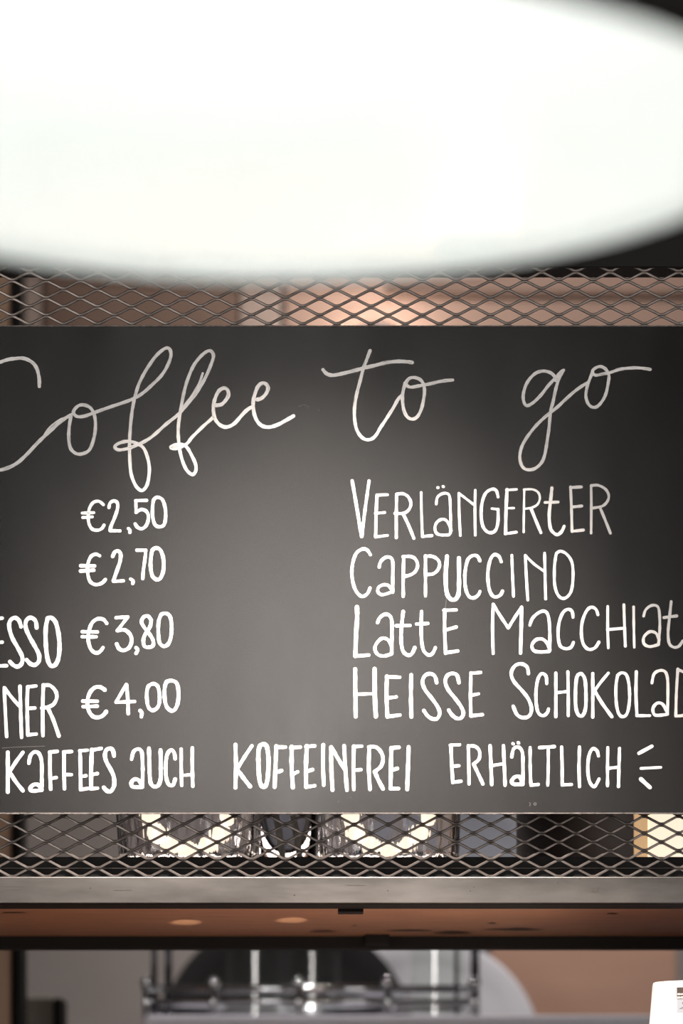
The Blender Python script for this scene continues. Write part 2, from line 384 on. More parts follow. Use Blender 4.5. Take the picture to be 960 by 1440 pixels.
NOTE_1 = [
 ('K', 5.2, [(35,90),(35,180),(35,268)], 1), ('K', 4.8, [(103,90),(70,135),(35,190)], 1), ('K', 5.0, [(45,180),(70,220),(103,262)], 1),
 ('K', 4.8, [(130,138),(137,105),(155,88),(175,95),(187,130),(188,200),(188,260)], 1), ('K', 5.2, [(186,256),(175,238),(155,234),(137,248),(142,262),(165,262),(188,258)], 1),
 ('K', 4.8, [(225,88),(225,170),(228,255)], 1), ('K', 4.4, [(223,89),(258,85)], 0), ('K', 4.4, [(225,208),(253,203)], 0),
 ('K', 4.8, [(288,88),(288,170),(290,253)], 1), ('K', 4.4, [(286,88),(322,86)], 0), ('K', 4.4, [(290,190),(321,190)], 0),
 ('K', 4.6, [(360,82),(362,170),(363,258)], 1), ('K', 4.2, [(358,83),(393,80)], 0), ('K', 4.4, [(362,198),(387,195)], 0), ('K', 4.4, [(362,257),(398,252)], 0),
 ('K', 5.4, [(413,78),(410,170),(410,253)], 1), ('K', 4.6, [(413,80),(455,72)], 0), ('K', 4.6, [(412,190),(438,185)], 0), ('K', 4.6, [(410,253),(438,251)], 0),
 ('K', 5.2, [(513,105),(508,82),(495,72),(478,80),(472,105),(480,135),(497,165),(512,200),(513,240),(498,265),(480,262),(467,248)], 1),
 ('K', 4.6, [(592,120),(600,88),(618,75),(635,82),(640,110),(642,180),(640,245)], 1), ('K', 5.0, [(640,238),(622,214),(602,212),(590,230),(600,245),(640,245)], 1),
 ('K', 5.0, [(670,72),(672,150),(676,220),(690,242),(710,240),(722,210),(723,150),(722,80)], 1),
 ('K', 4.8, [(788,118),(783,90),(768,80),(752,100),(745,150),(748,205),(760,235),(778,237),(788,210)], 1),
 ('K', 4.4, [(815,75),(815,160),(817,238)], 1), ('K', 4.6, [(865,70),(865,160),(867,242)], 1), ('K', 3.8, [(815,194),(866,190)], 0)]
NOTE_2 = [
 ('L', 5.0, [(93,52),(95,140),(93,233)], 1), ('L', 4.6, [(162,57),(130,105),(97,160)], 1), ('L', 5.2, [(100,155),(125,190),(155,228)], 1),
 ('L', 5.6, [(197,55),(210,50),(225,60),(232,110),(230,180),(222,222),(207,228),(195,205),(190,140),(190,80),(197,55)], 1),
 ('L', 5.2, [(265,58),(262,140),(258,230)], 1), ('L', 4.6, [(263,62),(303,62)], 0), ('L', 4.8, [(262,170),(287,161)], 0),
 ('L', 5.4, [(330,60),(330,140),(335,232)], 1), ('L', 4.6, [(326,65),(366,62)], 0), ('L', 4.6, [(332,178),(355,166)], 0),
 ('L', 5.4, [(394,57),(390,140),(391,230)], 1), ('L', 4.6, [(390,60),(427,57)], 0), ('L', 4.8, [(392,165),(418,157)], 0), ('L', 4.6, [(391,230),(427,225)], 0),
 ('L', 4.8, [(463,52),(462,130),(465,222)], 1),
 ('L', 5.0, [(502,243),(497,150),(496,62)], 1), ('L', 5.0, [(497,62),(525,110),(553,155)], 1), ('L', 5.0, [(551,57),(556,150),(563,243)], 1),
 ('L', 4.8, [(592,58),(590,150),(592,240)], 1), ('L', 4.4, [(590,60),(625,58)], 0), ('L', 4.4, [(592,160),(622,157)], 0),
 ('L', 4.8, [(657,62),(655,150),(660,240)], 1), ('L', 4.8, [(655,62),(685,62),(708,85),(715,115),(705,145),(680,165)], 1), ('L', 5.2, [(680,165),(695,200),(715,238)], 1),
 ('L', 5.2, [(750,65),(748,150),(747,237)], 1), ('L', 4.8, [(750,66),(782,63)], 0), ('L', 4.6, [(750,160),(776,152)], 0), ('L', 4.8, [(748,237),(780,237)], 0),
 ('L', 5.2, [(823,62),(820,150),(817,240)], 1)]
NOTE_3 = [
 ('M', 4.4, [(90,48),(93,120),(97,188)], 1), ('M', 3.8, [(87,48),(123,46)], 0), ('M', 4.2, [(93,127),(120,125)], 0), ('M', 4.2, [(97,187),(128,183)], 0),
 ('M', 4.2, [(155,50),(157,120),(158,193)], 1), ('M', 4.2, [(155,51),(180,52),(197,70),(195,100),(175,118)], 1), ('M', 4.4, [(175,118),(190,150),(210,193)], 1),
 ('M', 4.6, [(237,50),(240,120),(243,195)], 1), ('M', 4.4, [(287,50),(290,120),(293,198)], 1), ('M', 4.0, [(240,125),(290,117)], 0),
 ('M', 4.0, [(322,42),(324,43)], 0), ('M', 4.0, [(342,38),(344,40)], 0),
 ('M', 4.2, [(318,92),(325,62),(343,55),(358,75),(360,130),(360,195)], 1), ('M', 4.8, [(358,190),(348,167),(330,167),(318,182),(326,194),(358,194)], 1),
 ('M', 4.0, [(387,57),(387,130),(390,198)], 1), ('M', 4.0, [(390,198),(418,195)], 0),
 ('M', 4.2, [(422,57),(478,53)], 0), ('M', 3.8, [(455,58),(455,130),(453,198)], 1),
 ('M', 4.2, [(505,55),(507,130),(507,197)], 1), ('M', 4.0, [(507,197),(542,195)], 0),
 ('M', 4.2, [(572,55),(570,130),(572,203)], 1),
 ('M', 4.2, [(643,88),(637,68),(620,62),(607,90),(603,140),(610,185),(628,203),(645,175)], 1),
 ('M', 4.0, [(678,57),(677,130),(677,200)], 1), ('M', 4.2, [(722,60),(720,130),(718,203)], 1), ('M', 4.0, [(677,135),(720,130)], 0),
 ('M', 4.8, [(795,78),(843,52)], 0), ('M', 3.4, [(802,135),(877,131)], 0), ('M', 5.4, [(802,175),(836,206)], 0)]
# ------------------------------------------------------------------ materials
M_plaster = mat('plaster', (0.30, 0.27, 0.26), 0.85, noise=(6, (0.26, 0.235, 0.225)))
M_brownwall = mat('brown_panel', (0.42, 0.25, 0.18), 0.6, noise=(5, (0.37, 0.215, 0.155)), stretch=(1, 1, 6))
M_ceiling = mat('dark_ceiling', (0.02, 0.019, 0.018), 0.9, noise=(3, (0.015, 0.014, 0.013)))
M_floor = mat('floor_tile', (0.12, 0.11, 0.10), 0.5, noise=(8, (0.09, 0.08, 0.075)))
M_black = mat('black_steel', (0.010, 0.0095, 0.009), 0.6, spec=0.2, noise=(40, (0.009, 0.0085, 0.008)))
M_board = mat('blackboard_paint', (0.0115, 0.0102, 0.0096), 0.20, noise=(9, (0.009, 0.008, 0.0076)), rough_var=0.03,
              bump=(900, 0.06, 0.0004), stretch=(1, 1, 0.35))
M_edge = mat('board_edge', (0.22, 0.19, 0.175), 0.6, noise=(300, (0.04, 0.036, 0.034)))
M_steel = mat('raw_steel', (0.165, 0.152, 0.143), 0.42, 0.75, noise=(22, (0.075, 0.069, 0.064)), rough_var=0.1,
              bump=(120, 0.15, 0.0006), stretch=(0.25, 1, 1))
M_wire = mat('mesh_steel', (0.26, 0.222, 0.20), 0.40, 0.95, noise=(120, (0.15, 0.127, 0.115)))
M_wood = mat('oiled_wood', (0.44, 0.24, 0.145), 0.5, noise=(30, (0.24, 0.125, 0.075)), bump=(60, 0.2, 0.001), stretch=(0.5, 6, 6))
M_knot = mat('wood_knot', (0.05, 0.022, 0.014), 0.55, noise=(60, (0.03, 0.014, 0.01)))
M_rod = mat('dark_chrome', (0.10, 0.10, 0.11), 0.2, 0.8, noise=(30, (0.07, 0.07, 0.08)))
M_chrome = mat('chrome', (0.72, 0.73, 0.75), 0.12, 1.0, noise=(20, (0.66, 0.67, 0.69)))
M_stainless = mat('stainless', (0.62, 0.60, 0.65), 0.45, 0.5, noise=(30, (0.55, 0.53, 0.58)), stretch=(0.2, 1, 6))
M_enamel = mat('white_enamel', (0.88, 0.90, 0.885), 0.45, noise=(4, (0.86, 0.88, 0.865)))
M_paper = mat('white_paper', (0.86, 0.86, 0.85), 0.6, noise=(30, (0.83, 0.83, 0.82)))
M_darkpan = mat('dark_pan', (0.013, 0.0125, 0.013), 0.6, spec=0.25, noise=(25, (0.010, 0.0095, 0.010)))
M_greypan = mat('grey_plate', (0.66, 0.66, 0.71), 0.42, noise=(20, (0.60, 0.60, 0.65)))
M_navy = mat('blue_grey_cloth', (0.075, 0.075, 0.095), 0.8, noise=(30, (0.06, 0.06, 0.078)))


def chalk_mat(name, streak):
    m = mat(name, (0.88, 0.86, 0.84), 0.8)
    nt = m.node_tree
    b = nt.nodes['Principled BSDF']
    tc = nt.nodes.new('ShaderNodeTexCoord')
    mp = nt.nodes.new('ShaderNodeMapping')
    n = nt.nodes.new('ShaderNodeTexNoise')
    r = nt.nodes.new('ShaderNodeValToRGB')
    mp.inputs['Scale'].default_value = (7.0, 0.06, 1.0)
    n.inputs['Scale'].default_value = 1.0
    n.inputs['Detail'].default_value = 4
    nt.links.new(tc.outputs['UV'], mp.inputs[0])
    nt.links.new(mp.outputs[0], n.inputs['Vector'])
    nt.links.new(n.outputs[0], r.inputs[0])
    r.color_ramp.elements[0].position = streak
    r.color_ramp.elements[0].color = (0.46, 0.44, 0.42, 1)
    r.color_ramp.elements[1].position = streak + 0.16
    r.color_ramp.elements[1].color = (0.88, 0.86, 0.84, 1)
    nt.links.new(r.outputs[0], b.inputs['Base Color'])
    return m


M_chalk_title = chalk_mat('chalk_pen_streaky', 0.33)
M_chalk = chalk_mat('chalk_pen', 0.24)

# ------------------------------------------------------------------ the room
def struct(name, bm, m, **k):
    return tag(obj(name, bm, m, **k), kind='structure')


XW = 2.6
struct('floor', BX(-XW, XW, -2.6, 5.8, -0.1, 0.0), M_floor)
struct('ceiling', BX(-XW, XW, -2.6, 5.8, 3.4, 3.5), M_ceiling)
struct('wall_left', BX(-XW - 0.1, -XW, -2.6, 5.8, 0, 3.4), M_plaster)
struct('wall_right', BX(XW, XW + 0.1, -2.6, 5.8, 0, 3.4), M_plaster)
struct('wall_back', BX(-XW, XW, 5.7, 5.8, 0, 3.4), M_plaster)
# street front: frame of the shop window behind the photographer
wf = bmesh.new()
for a in ((-XW, XW, 0, 0.55), (-XW, XW, 3.25, 3.4)):
    box(wf, a[0], a[1], -2.6, -2.5, a[2], a[3])
for x in (-XW, -0.42, 0.16, XW - 0.1):
    box(wf, x, x + 0.1, -2.6, -2.5, 0.55, 3.25)
struct('window_1', wf, M_black)

# ------------------------------------------------------------------ overhead rack: steel frame, mesh panel, wood shelf
rack = thing('overhead_shelf', 'raw steel hanging shelf with expanded metal mesh front and wood plank, behind the blackboard', 'shelf', (0, 3.05, 1.55))
XL, XR = -0.62, 0.62
zb = EYE + (HOR - 1270) * D / F          # bottom of the front steel bar
zt = EYE + (HOR - 1233) * D / F          # top of the front steel bar
bm = BX(XL, XR, D, D + 0.004, zb, zt)
fb = obj('front_bar', bm, M_steel, bevel=0.0006)
M_rust = mat('rust_stain', (0.05, 0.04, 0.034), 0.7, noise=(200, (0.03, 0.024, 0.02)))
rusts = []
for px, py, hw, hh in ((784, 1241.5, 2.0, 2.0), (836, 1252, 5.5, 2.6), (842, 1248.5, 3, 1.2), (661, 1253, 1.1, 1.1), (666, 1247.5, 1.0, 1.0), (815, 1236, 1.6, 1.0), (414, 1259, 1.6, 1.2), (545, 1252.5, 1.1, 1.1), (500, 1245, 17, 0.7), (172, 1252, 13, 0.8), (20, 1247, 20, 1.0), (20, 1251.5, 14, 0.7), (127, 1249, 1.3, 1.3)):
    bm = bmesh.new()
    for v in bmesh.ops.create_circle(bm, cap_ends=True, radius=1, segments=12)['verts']:
        k = random.uniform(0.75, 1.2)
        v.co = Vector(((px - 480 + v.co.x * hw * k) * D / F, D - 0.0001, EYE + (HOR - py + v.co.y * hh * k) * D / F))
    o = obj('rust_spot', bm, M_rust, fb)
    so = o.modifiers.new('film', 'SOLIDIFY'); so.thickness = 0.00008; so.offset = 0
    rusts.append(o)
bm = bmesh.new()
box(bm, XL, XR, D + 0.0042, D + 0.052, zb - 0.0005, zb + 0.0035)
box(bm, at(475, 0, 3.04).x, at(511, 0, 3.04).x, D + 0.052, D + 0.08, zb - 0.003, zb + 0.0035)
ff = obj('bottom_flange', bm, M_black)
# wood plank
zw = zb + 0.0035
bm = BX(XL, XR, 3.0525, 3.4195, zw, zw + 0.028)
wp = obj('wood_plank', bm, M_wood)
kns = []
for (px, py, hw, hh) in ((730, 1306.5, 24, 2.0), (722, 1306.5, 40, 1.0), (575, 1308, 30, 1.2), (636, 1311, 24, 2.2), (455, 1309, 18, 1.2), (861, 1284.5, 7, 0.8), (692, 1298, 6, 0.8), (498, 1301, 4, 0.6), (20, 1283, 16, 0.7)):
    d0 = (zw - EYE) * F / (HOR - py)
    dd = d0 * d0 / ((zw - EYE) * F) * hh
    bm = bmesh.new()
    c = bmesh.ops.create_circle(bm, cap_ends=True, radius=1, segments=14)['verts']
    for v in c:
        v.co = Vector(((px - 480) * d0 / F + v.co.x * hw * d0 / F * (1 + 0.25 * math.sin(3 * v.co.y)), d0 + v.co.y * dd, zw - 0.0003 * random.uniform(0.8, 1.6)))
    kns.append(obj('wood_knot', bm, M_knot))
# rear rail
z2 = EYE + (HOR - 1334) * 3.42 / F
bm = BX(XL, XR, 3.42, 3.445, z2, zw + 0.028)
box(bm, at(513, 0, 3.41).x, at(547, 0, 3.41).x, 3.395, 3.42, z2 + 0.002, zw)
rr = obj('rear_rail', bm, M_black, bevel=0.001)
# inner lip behind the mesh
bm = BX(XL, XR, 3.046, 3.052, zw + 0.0003, EYE + (HOR - 1205) * 3.046 / F)
il = obj('inner_lip', bm, M_black)
bm = bmesh.new()
zl = EYE + (HOR - 1221) * 3.045 / F
tube(bm, [(XL, 3.0452, zl), (XR, 3.0452, zl)], 0.0006, 6)
ll = obj('lip_wire', bm, M_wire, smooth=True)
# top rail and header sheet
bm = BX(XL, XR, 3.024, 3.028, EYE + (HOR - 376) * 3.026 / F, EYE + (HOR - 336) * 3.026 / F)
box(bm, XL, XR, 3.0285, 3.064, EYE + (HOR - 376) * 3.03 / F, EYE + (HOR - 370) * 3.03 / F)
tr = obj('top_rail', bm, M_black, bevel=0.0006)
zh = EYE + (HOR - 340) * 3.026 / F
bm = BX(XL, XR, 3.0285, 3.040, zh, 2.36)
hs = obj('header_sheet', bm, M_black)
# expanded metal: zigzag strands meeting at flat bonds
DM = 3.030
PX, PY0, ROW, X0 = 48.02, 1184.3, 12.34, 17.3
bm = bmesh.new()
sc_ = DM / F
def strand(j):
    """strand between bond row j (below) and j+1 (above)"""
    pts = []
    ncol = 33
    y_lo = PY0 - ROW * j
    y_hi = PY0 - ROW * (j + 1)
    for k in range(-10, ncol * 2 - 10 + 1):
        x = X0 + PX / 2 * k
        low = ((k - j) % 2 == 0)
        y = (y_lo - 1.15) if low else (y_hi + 1.15)
        dz = -0.0009 if low else 0.0009
        for off, f in ((-4.2, 0), (-2.2, 1), (2.2, 1), (4.2, 0)):
            yy = y if f else y + (-0.75 if low else 0.75)
            pts.append(Vector(((x + off - 480) * sc_, DM + dz * (1 if f else 0.85), EYE + (HOR - yy) * sc_)))
    # rectangular section, a little wider than deep
    hw, hd = 0.00105, 0.0011
    prev = None
    first = None
    for i, p in enumerate(pts):
        t = (pts[min(i + 1, len(pts) - 1)] - pts[max(i - 1, 0)]).normalized()
        n = Vector((-t.z, 0, t.x)).normalized()
        if n.z < 0: n = -n
        w = Vector((0, 1, 0))
        ring = [bm.verts.new(p + n * (a * hw) + w * (b * hd)) for a, b in ((1, -0.55), (0.45, -1), (-0.8, -0.8), (-1, 0.8), (0.8, 1))]
        if prev:
            for q in range(5):
                bm.faces.new((prev[q], prev[(q + 1) % 5], ring[(q + 1) % 5], ring[q]))
        else:
            first = ring
        prev = ring
    bm.faces.new(first[::-1]); bm.faces.new(prev)
for j in range(-4, 66):
    strand(j)
mp_ = obj('mesh_panel', bm, M_wire)
M_backlight = mat('backlight_glow', (1, 0.9, 0.8), 0.5, emit=((1.0, 0.85, 0.72), 9.0))
backlight = obj('backlight_strip', BX(-0.4, 0.4, 3.405, 3.4195, zw + 0.0281, zw + 0.034), M_backlight)  # added hidden glow strip, backlights the glasses for sparkle
# hanging posts up to the ceiling
posts = []
for x in (XL - 0.03, XR):
    for y in (3.0, 3.415):
        posts.append(obj('hanger_post', BX(x, x + 0.03, y, y + 0.03, zb - 0.001, 3.4), M_black, bevel=0.001))
put(rack, backlight, fb, ff, wp, rr, il, ll, tr, hs, mp_, *posts)
for kn in kns:
    kn.parent = wp

# ------------------------------------------------------------------ blackboard
board = thing('blackboard', 'black menu board with white hand lettering hung on the steel mesh', 'blackboard', (0, 3.004, 1.63))
bz0 = EYE + (HOR - 1143.5) * D / F
bz1 = EYE + (HOR - 458.5) * D / F
bx0, bx1 = -0.585, 0.585
bm = BX(bx0, bx1, D, D + 0.008, bz0, bz1)
pan = obj('board_panel', bm, M_board, bevel=0.0005)
eds = []
for z in (bz0, bz1):
    bm = BX(bx0, bx1, D - 0.0005, D + 0.0006, z - 0.0005, z + 0.0004)
    eds.append(obj('pale_edge', bm, M_edge))  # thin paler strip along the board's top and bottom edges
bm = bmesh.new()
for x in (-0.45, 0.45):
    for z in (bz0 + 0.03, bz1 - 0.03):
        eds.append(obj('spacer_block', BX(x - 0.01, x + 0.01, D + 0.008, D + 0.028, z - 0.01, z + 0.01), M_black))
put(board, pan, *eds)

_level = [0]
def writing(name, strokes, m, wscale=1.0, label=None):
    bm = bmesh.new()
    uvl = bm.loops.layers.uv.new('UVMap')
    k = D / F
    for tagk, w, pts, smooth in strokes:
        ox, oy, z = DET[tagk]
        p = [(ox + u / z, oy + v / z) for u, v in pts]
        p = spline(p, 5) if smooth else p
        if not smooth:
            a, b = p[0], p[-1]
            n = 4
            p = [(a[0] + (b[0] - a[0]) * i / n, a[1] + (b[1] - a[1]) * i / n) for i in range(n + 1)]
        p = [p[0]] + [q for i, q in enumerate(p[1:]) if math.hypot(q[0] - p[i][0], q[1] - p[i][1]) > 1e-4]
        half = w * wscale / 2
        _level[0] += 1
        y = y0 = D - 0.00012 - 0.000004 * (_level[0] % 60)
        length = 0.0
        L, R = [], []
        ph = random.uniform(0, 6)
        s_uv = []
        for i, q in enumerate(p):
            a, b = p[max(i - 1, 0)], p[min(i + 1, len(p) - 1)]
            tx, ty = b[0] - a[0], b[1] - a[1]
            n = math.hypot(tx, ty) or 1
            tx, ty = tx / n, ty / n
            if i:
                length += math.hypot(q[0] - p[i - 1][0], q[1] - p[i - 1][1])
            h = half * (1 + 0.07 * math.sin(length * 0.31 + ph) + 0.06 * math.sin(length * 0.83 + 2 * ph))
            s_uv.append(length)
            y = y0 - 0.16e-6 * length
            for arr, s in ((L, 1), (R, -1)):
                arr.append(bm.verts.new(((q[0] - ty * h * s - 480) * k, y, EYE + (HOR - (q[1] + tx * h * s)) * k)))
        uo = random.uniform(0, 50)
        for i in range(len(p) - 1):
            f = bm.faces.new((L[i], L[i + 1], R[i + 1], R[i]))
            for lp, uv in zip(f.loops, ((0, s_uv[i]), (0, s_uv[i + 1]), (1, s_uv[i + 1]), (1, s_uv[i]))):
                lp[uvl].uv = (uv[0] + uo, uv[1] + uo * 7)
        for end, (i, j) in ((0, (0, 1)), (1, (len(p) - 1, len(p) - 2))):
            dx, dy = p[i][0] - p[j][0], p[i][1] - p[j][1]
            n = math.hypot(dx, dy) or 1
            a0 = math.atan2(dy, dx)
            cap = []
            y = L[i].co.y
            for q in range(1, 6):
                a = a0 - math.pi / 2 + math.pi * q / 6
                cap.append(bm.verts.new(((p[i][0] + half * math.cos(a) - 480) * k, y, EYE + (HOR - (p[i][1] + half * math.sin(a))) * k)))
            # order: the side vertex at a0-90deg first
            sL = L[i].co - Vector(((p[i][0] - 480) * k, y, EYE + (HOR - p[i][1]) * k))
            ang = math.atan2(-sL.z, sL.x)
            dd = (ang - (a0 - math.pi / 2) + math.pi) % (2 * math.pi) - math.pi
            s, e = (L[i], R[i]) if abs(dd) < 0.8 else (R[i], L[i])
            f = bm.faces.new([s] + cap + [e])
            for lp in f.loops:
                lp[uvl].uv = (0.5 + uo, s_uv[i] + uo * 7)
    for f in bm.faces:
        f.normal_update()
        if f.normal.y > 0:
            f.normal_flip()
    o = obj(name, bm, m, recalc=False)
    # paint film thickness
    so = o.modifiers.new('film', 'SOLIDIFY')
    so.thickness = 0.00008
    so.offset = -1
    if label:
        o['label'] = label
    put(board, o)
    return o

for tags in ('AB', 'C', 'D'):
    writing('title_lettering', [s for s in TITLE if s[0] in tags], M_chalk_title, 0.82, 'flowing white joined-up title lettering')
for s in (PRICE_1, PRICE_2, PRICE_3, PRICE_4):
    writing('price_lettering', s, M_chalk, 1.0)
words = [LEFT_3, LEFT_4, ITEM_1, ITEM_2]
for it in (ITEM_3, ITEM_4):
    words += [[s for s in it if s[0] == 'I'], [s for s in it if s[0] == 'J']]
for s in words:
    writing('drink_lettering', s, M_chalk, 1.0)
for s in (NOTE_1[:21], NOTE_1[21:], NOTE_2, NOTE_3[:-3], NOTE_3[-3:]):
    writing('note_lettering', s, M_chalk, 1.03)

M_smudge = mat('chalk_smudge', (0.075, 0.070, 0.067), 0.7, noise=(300, (0.035, 0.032, 0.031)))
for st in ([('B', 2.2, [(722,447),(750,440),(778,450)], 1)], [('B', 1.0, [(830,462),(842,475)], 0)], [('G', 0.9, [(590,725),(587,760),(582,800)], 1)],
           [('G', 1.1, [(574,540),(572,600),(580,660)], 1)], [('M', 1.3, [(384,263),(388,268),(385,275)], 1)], [('M', 1.3, [(400,268),(405,263),(410,268),(405,273),(400,268)], 1)],
           [('K', 1.0, [(10,70),(80,66),(200,62)], 1)], [('L', 0.8, [(527,292),(529,292)], 0)], [('L', 0.8, [(578,275),(580,275)], 0)]):
    writing('chalk_smudge', st, M_smudge, 1.0, 'faint grey smudge')

# ------------------------------------------------------------------ pendant lamp in front of the board
LX, LD, LZ, LR = -0.0275, 1.20, EYE + 0.3547, 0.262
lamp = thing('pendant_lamp', 'large pendant lamp with black shade and glowing white inside, hanging above the board', 'lamp', (LX, LD, LZ))
KL = 0.672
inner = [(0.2595, 0.002), (0.255, 0.018), (0.235, 0.060), (0.200, 0.100), (0.150, 0.135), (0.090, 0.158), (0.042, 0.168), (0.0, 0.170)]
outer = [(0.262, 0.0), (0.262, 0.016), (0.242, 0.063), (0.206, 0.106), (0.154, 0.142), (0.092, 0.166), (0.045, 0.177), (0.0, 0.180)]
bm = bmesh.new()
prof = inner[::-1] + outer
lathe(bm, prof, 96, mats=[1] * (len(inner) - 1) + [0] * len(outer))
bmesh.ops.scale(bm, vec=(KL, KL, KL), verts=bm.verts); obj('lamp_shade', bm, [M_black, M_enamel], lamp, smooth=True)
bm = bmesh.new()
lathe(bm, [(0, 0.245), (0.03, 0.245), (0.034, 0.238), (0.036, 0.19), (0.046, 0.178), (0, 0.176)], 32)
bmesh.ops.scale(bm, vec=(KL, KL, KL), verts=bm.verts); obj('socket_cap', bm, M_black, lamp, smooth=True)
bm = bmesh.new()
tube(bm, [(0, 0, 0.24), (0, 0, (3.4 - LZ) / KL - 0.02)], 0.004, 8)
bmesh.ops.scale(bm, vec=(KL, KL, KL), verts=bm.verts); obj('cord', bm, M_black, lamp, smooth=True)
bm = bmesh.new()
lathe(bm, [(0, (3.4 - LZ) / KL - 0.035), (0.03, (3.4 - LZ) / KL - 0.035), (0.055, (3.4 - LZ) / KL - 0.02), (0.06, (3.4 - LZ) / KL), (0, (3.4 - LZ) / KL)], 32)
bmesh.ops.scale(bm, vec=(KL, KL, KL), verts=bm.verts); obj('ceiling_rose', bm, M_black, lamp, smooth=True)
M_bulb = mat('bulb_glow', (1, 1, 1), 0.5, emit=((1.0, 0.985, 0.975), 21.5))
bm = bmesh.new()
lathe(bm, [(0, 0.040), (0.025, 0.044), (0.042, 0.058), (0.048, 0.078), (0.044, 0.098), (0.030, 0.122), (0.016, 0.140), (0.014, 0.168), (0, 0.168)], 32)
bmesh.ops.scale(bm, vec=(KL, KL, KL), verts=bm.verts); obj('light_bulb', bm, M_bulb, lamp, smooth=True)
# clear cover disc
M_cover = bpy.data.materials.new('clear_cover')
M_cover.use_nodes = True
nt = M_cover.node_tree
nt.nodes.clear()
out = nt.nodes.new('ShaderNodeOutputMaterial')
mx = nt.nodes.new('ShaderNodeMixShader')
trn = nt.nodes.new('ShaderNodeBsdfTransparent')
gl = nt.nodes.new('ShaderNodeBsdfGlossy')
gl.inputs['Roughness'].default_value = 0.03
fr = nt.nodes.new('ShaderNodeFresnel')
fr.inputs[0].default_value = 1.45
trn.inputs[0].default_value = (0.965, 0.98, 0.97, 1)
gm = nt.nodes.new('ShaderNodeNewGeometry')
mri = nt.nodes.new('ShaderNodeMapRange')
mri.inputs[3].default_value = 1.45
mri.inputs[4].default_value = 1 / 1.45
nt.links.new(gm.outputs['Backfacing'], mri.inputs[0])
nt.links.new(mri.outputs[0], fr.inputs[0])
ar = nt.nodes.new('ShaderNodeMath')
ar.operation = 'MULTIPLY'
ar.inputs[1].default_value = 0.35            # scales down the cover's reflections
nt.links.new(fr.outputs[0], ar.inputs[0])
nt.links.new(ar.outputs[0], mx.inputs[0]); nt.links.new(trn.outputs[0], mx.inputs[1]); nt.links.new(gl.outputs[0], mx.inputs[2])
nt.links.new(mx.outputs[0], out.inputs[0])
M_thin = M_cover.copy()
[n for n in M_thin.node_tree.nodes if n.type == 'BSDF_GLOSSY'][0].inputs['Roughness'].default_value = 0.14
[n for n in M_thin.node_tree.nodes if n.type == 'MATH'][0].inputs[1].default_value = 0.13
bm = bmesh.new()
lathe(bm, [(0, 0.004), (0.173, 0.004), (0.173, 0.006), (0, 0.006)], 64)
obj('glass_cover', bm, M_cover, lamp)

# ------------------------------------------------------------------ ceiling spot over the board
sp_t = thing('ceiling_spotlight', 'small black spotlight on a ceiling stem above the pendant lamp', 'spotlight', (0.0, 2.05, 3.4))
bm = bmesh.new()
lathe(bm, [(0, -0.015), (0.045, -0.015), (0.045, 0.0), (0, 0.0)], 24)
tube(bm, [(0, 0, -0.01), (0, 0, -0.73)], 0.006, 8)
obj('stem', bm, M_black, sp_t)
bm = bmesh.new()
lathe(bm, [(0.0, 0.09), (0.025, 0.09), (0.034, 0.07), (0.036, -0.03), (0.033, -0.03), (0.031, 0.06), (0, 0.062)], 24)
h = obj('spot_head', bm, M_black, sp_t, smooth=True)
h.location = (0, 0, -0.78)
h.rotation_euler = (Vector((0.0, 2.05, 2.60)) - Vector((-0.02, 3.0, 1.64))).to_track_quat('Z', 'Y').to_euler()

# ------------------------------------------------------------------ glass lanterns on the shelf
M_glass = glass_mat('textured_glass', (0.97, 0.96, 0.98), 0.02, bump=(55, 0.6, 0.004), stretch=(1, 1, 0.14))
M_clear = glass_mat('clear_glass', (0.94, 0.96, 1.0), 0.0)
M_bead = mat('bead_glow', (1, 0.9, 0.75), 0.5, emit=((1.0, 0.82, 0.62), 1.35))
zs = zw + 0.028        # shelf top
def lantern(px, label, d=3.20):
    c = at(px, 0, d)
    t = thing('glass_lantern', label, 'lantern', (c.x, d, zs), 'glass lanterns on the steel shelf')
    bm = bmesh.new()
    fl = lambda a, r, z: (0.0016 * math.sin(14 * a + 30 * z) + 0.0009 * math.sin(23 * a - 11 * z)) if r > 0.05 else 0
    lathe(bm, [(0, 0), (0.055, 0), (0.059, 0.004), (0.062, 0.03), (0.066, 0.09), (0.068, 0.16), (0.0665, 0.163), (0.0655, 0.16),
               (0.0632, 0.09), (0.0590, 0.030), (0.0560, 0.012), (0.03, 0.009), (0, 0.009)], 72, flute=fl)
    obj('glass_body', bm, M_glass, t, smooth=True)
    wire = bmesh.new()
    pts = []
    for k in range(7):
        a = math.pi * (0.06 + 0.88 * k / 6)
        p = Vector((-0.036 * math.cos(a), -0.012, 0.070 - 0.040 * math.sin(a)))
        pts.append(p)
        b = bmesh.new()
        bmesh.ops.create_uvsphere(b, u_segments=14, v_segments=10, radius=1)
        for v in b.verts:
            v.co = Vector((v.co.x * 0.0088, v.co.y * 0.007, v.co.z * 0.0092)) + p
        obj('glow_bead', b, M_bead, t, smooth=True)  # added glowing beads standing for the warm bright arc in the glass
    tube(wire, pts, 0.0007, 6)
    obj('bead_wire', wire, M_wire, t, smooth=True)
    return t
lantern(266, 'left thick glass lantern with added glow beads for its warm arc, seen through the mesh')
lantern(546, 'right thick glass lantern with added glow beads for its warm arc, seen through the mesh')
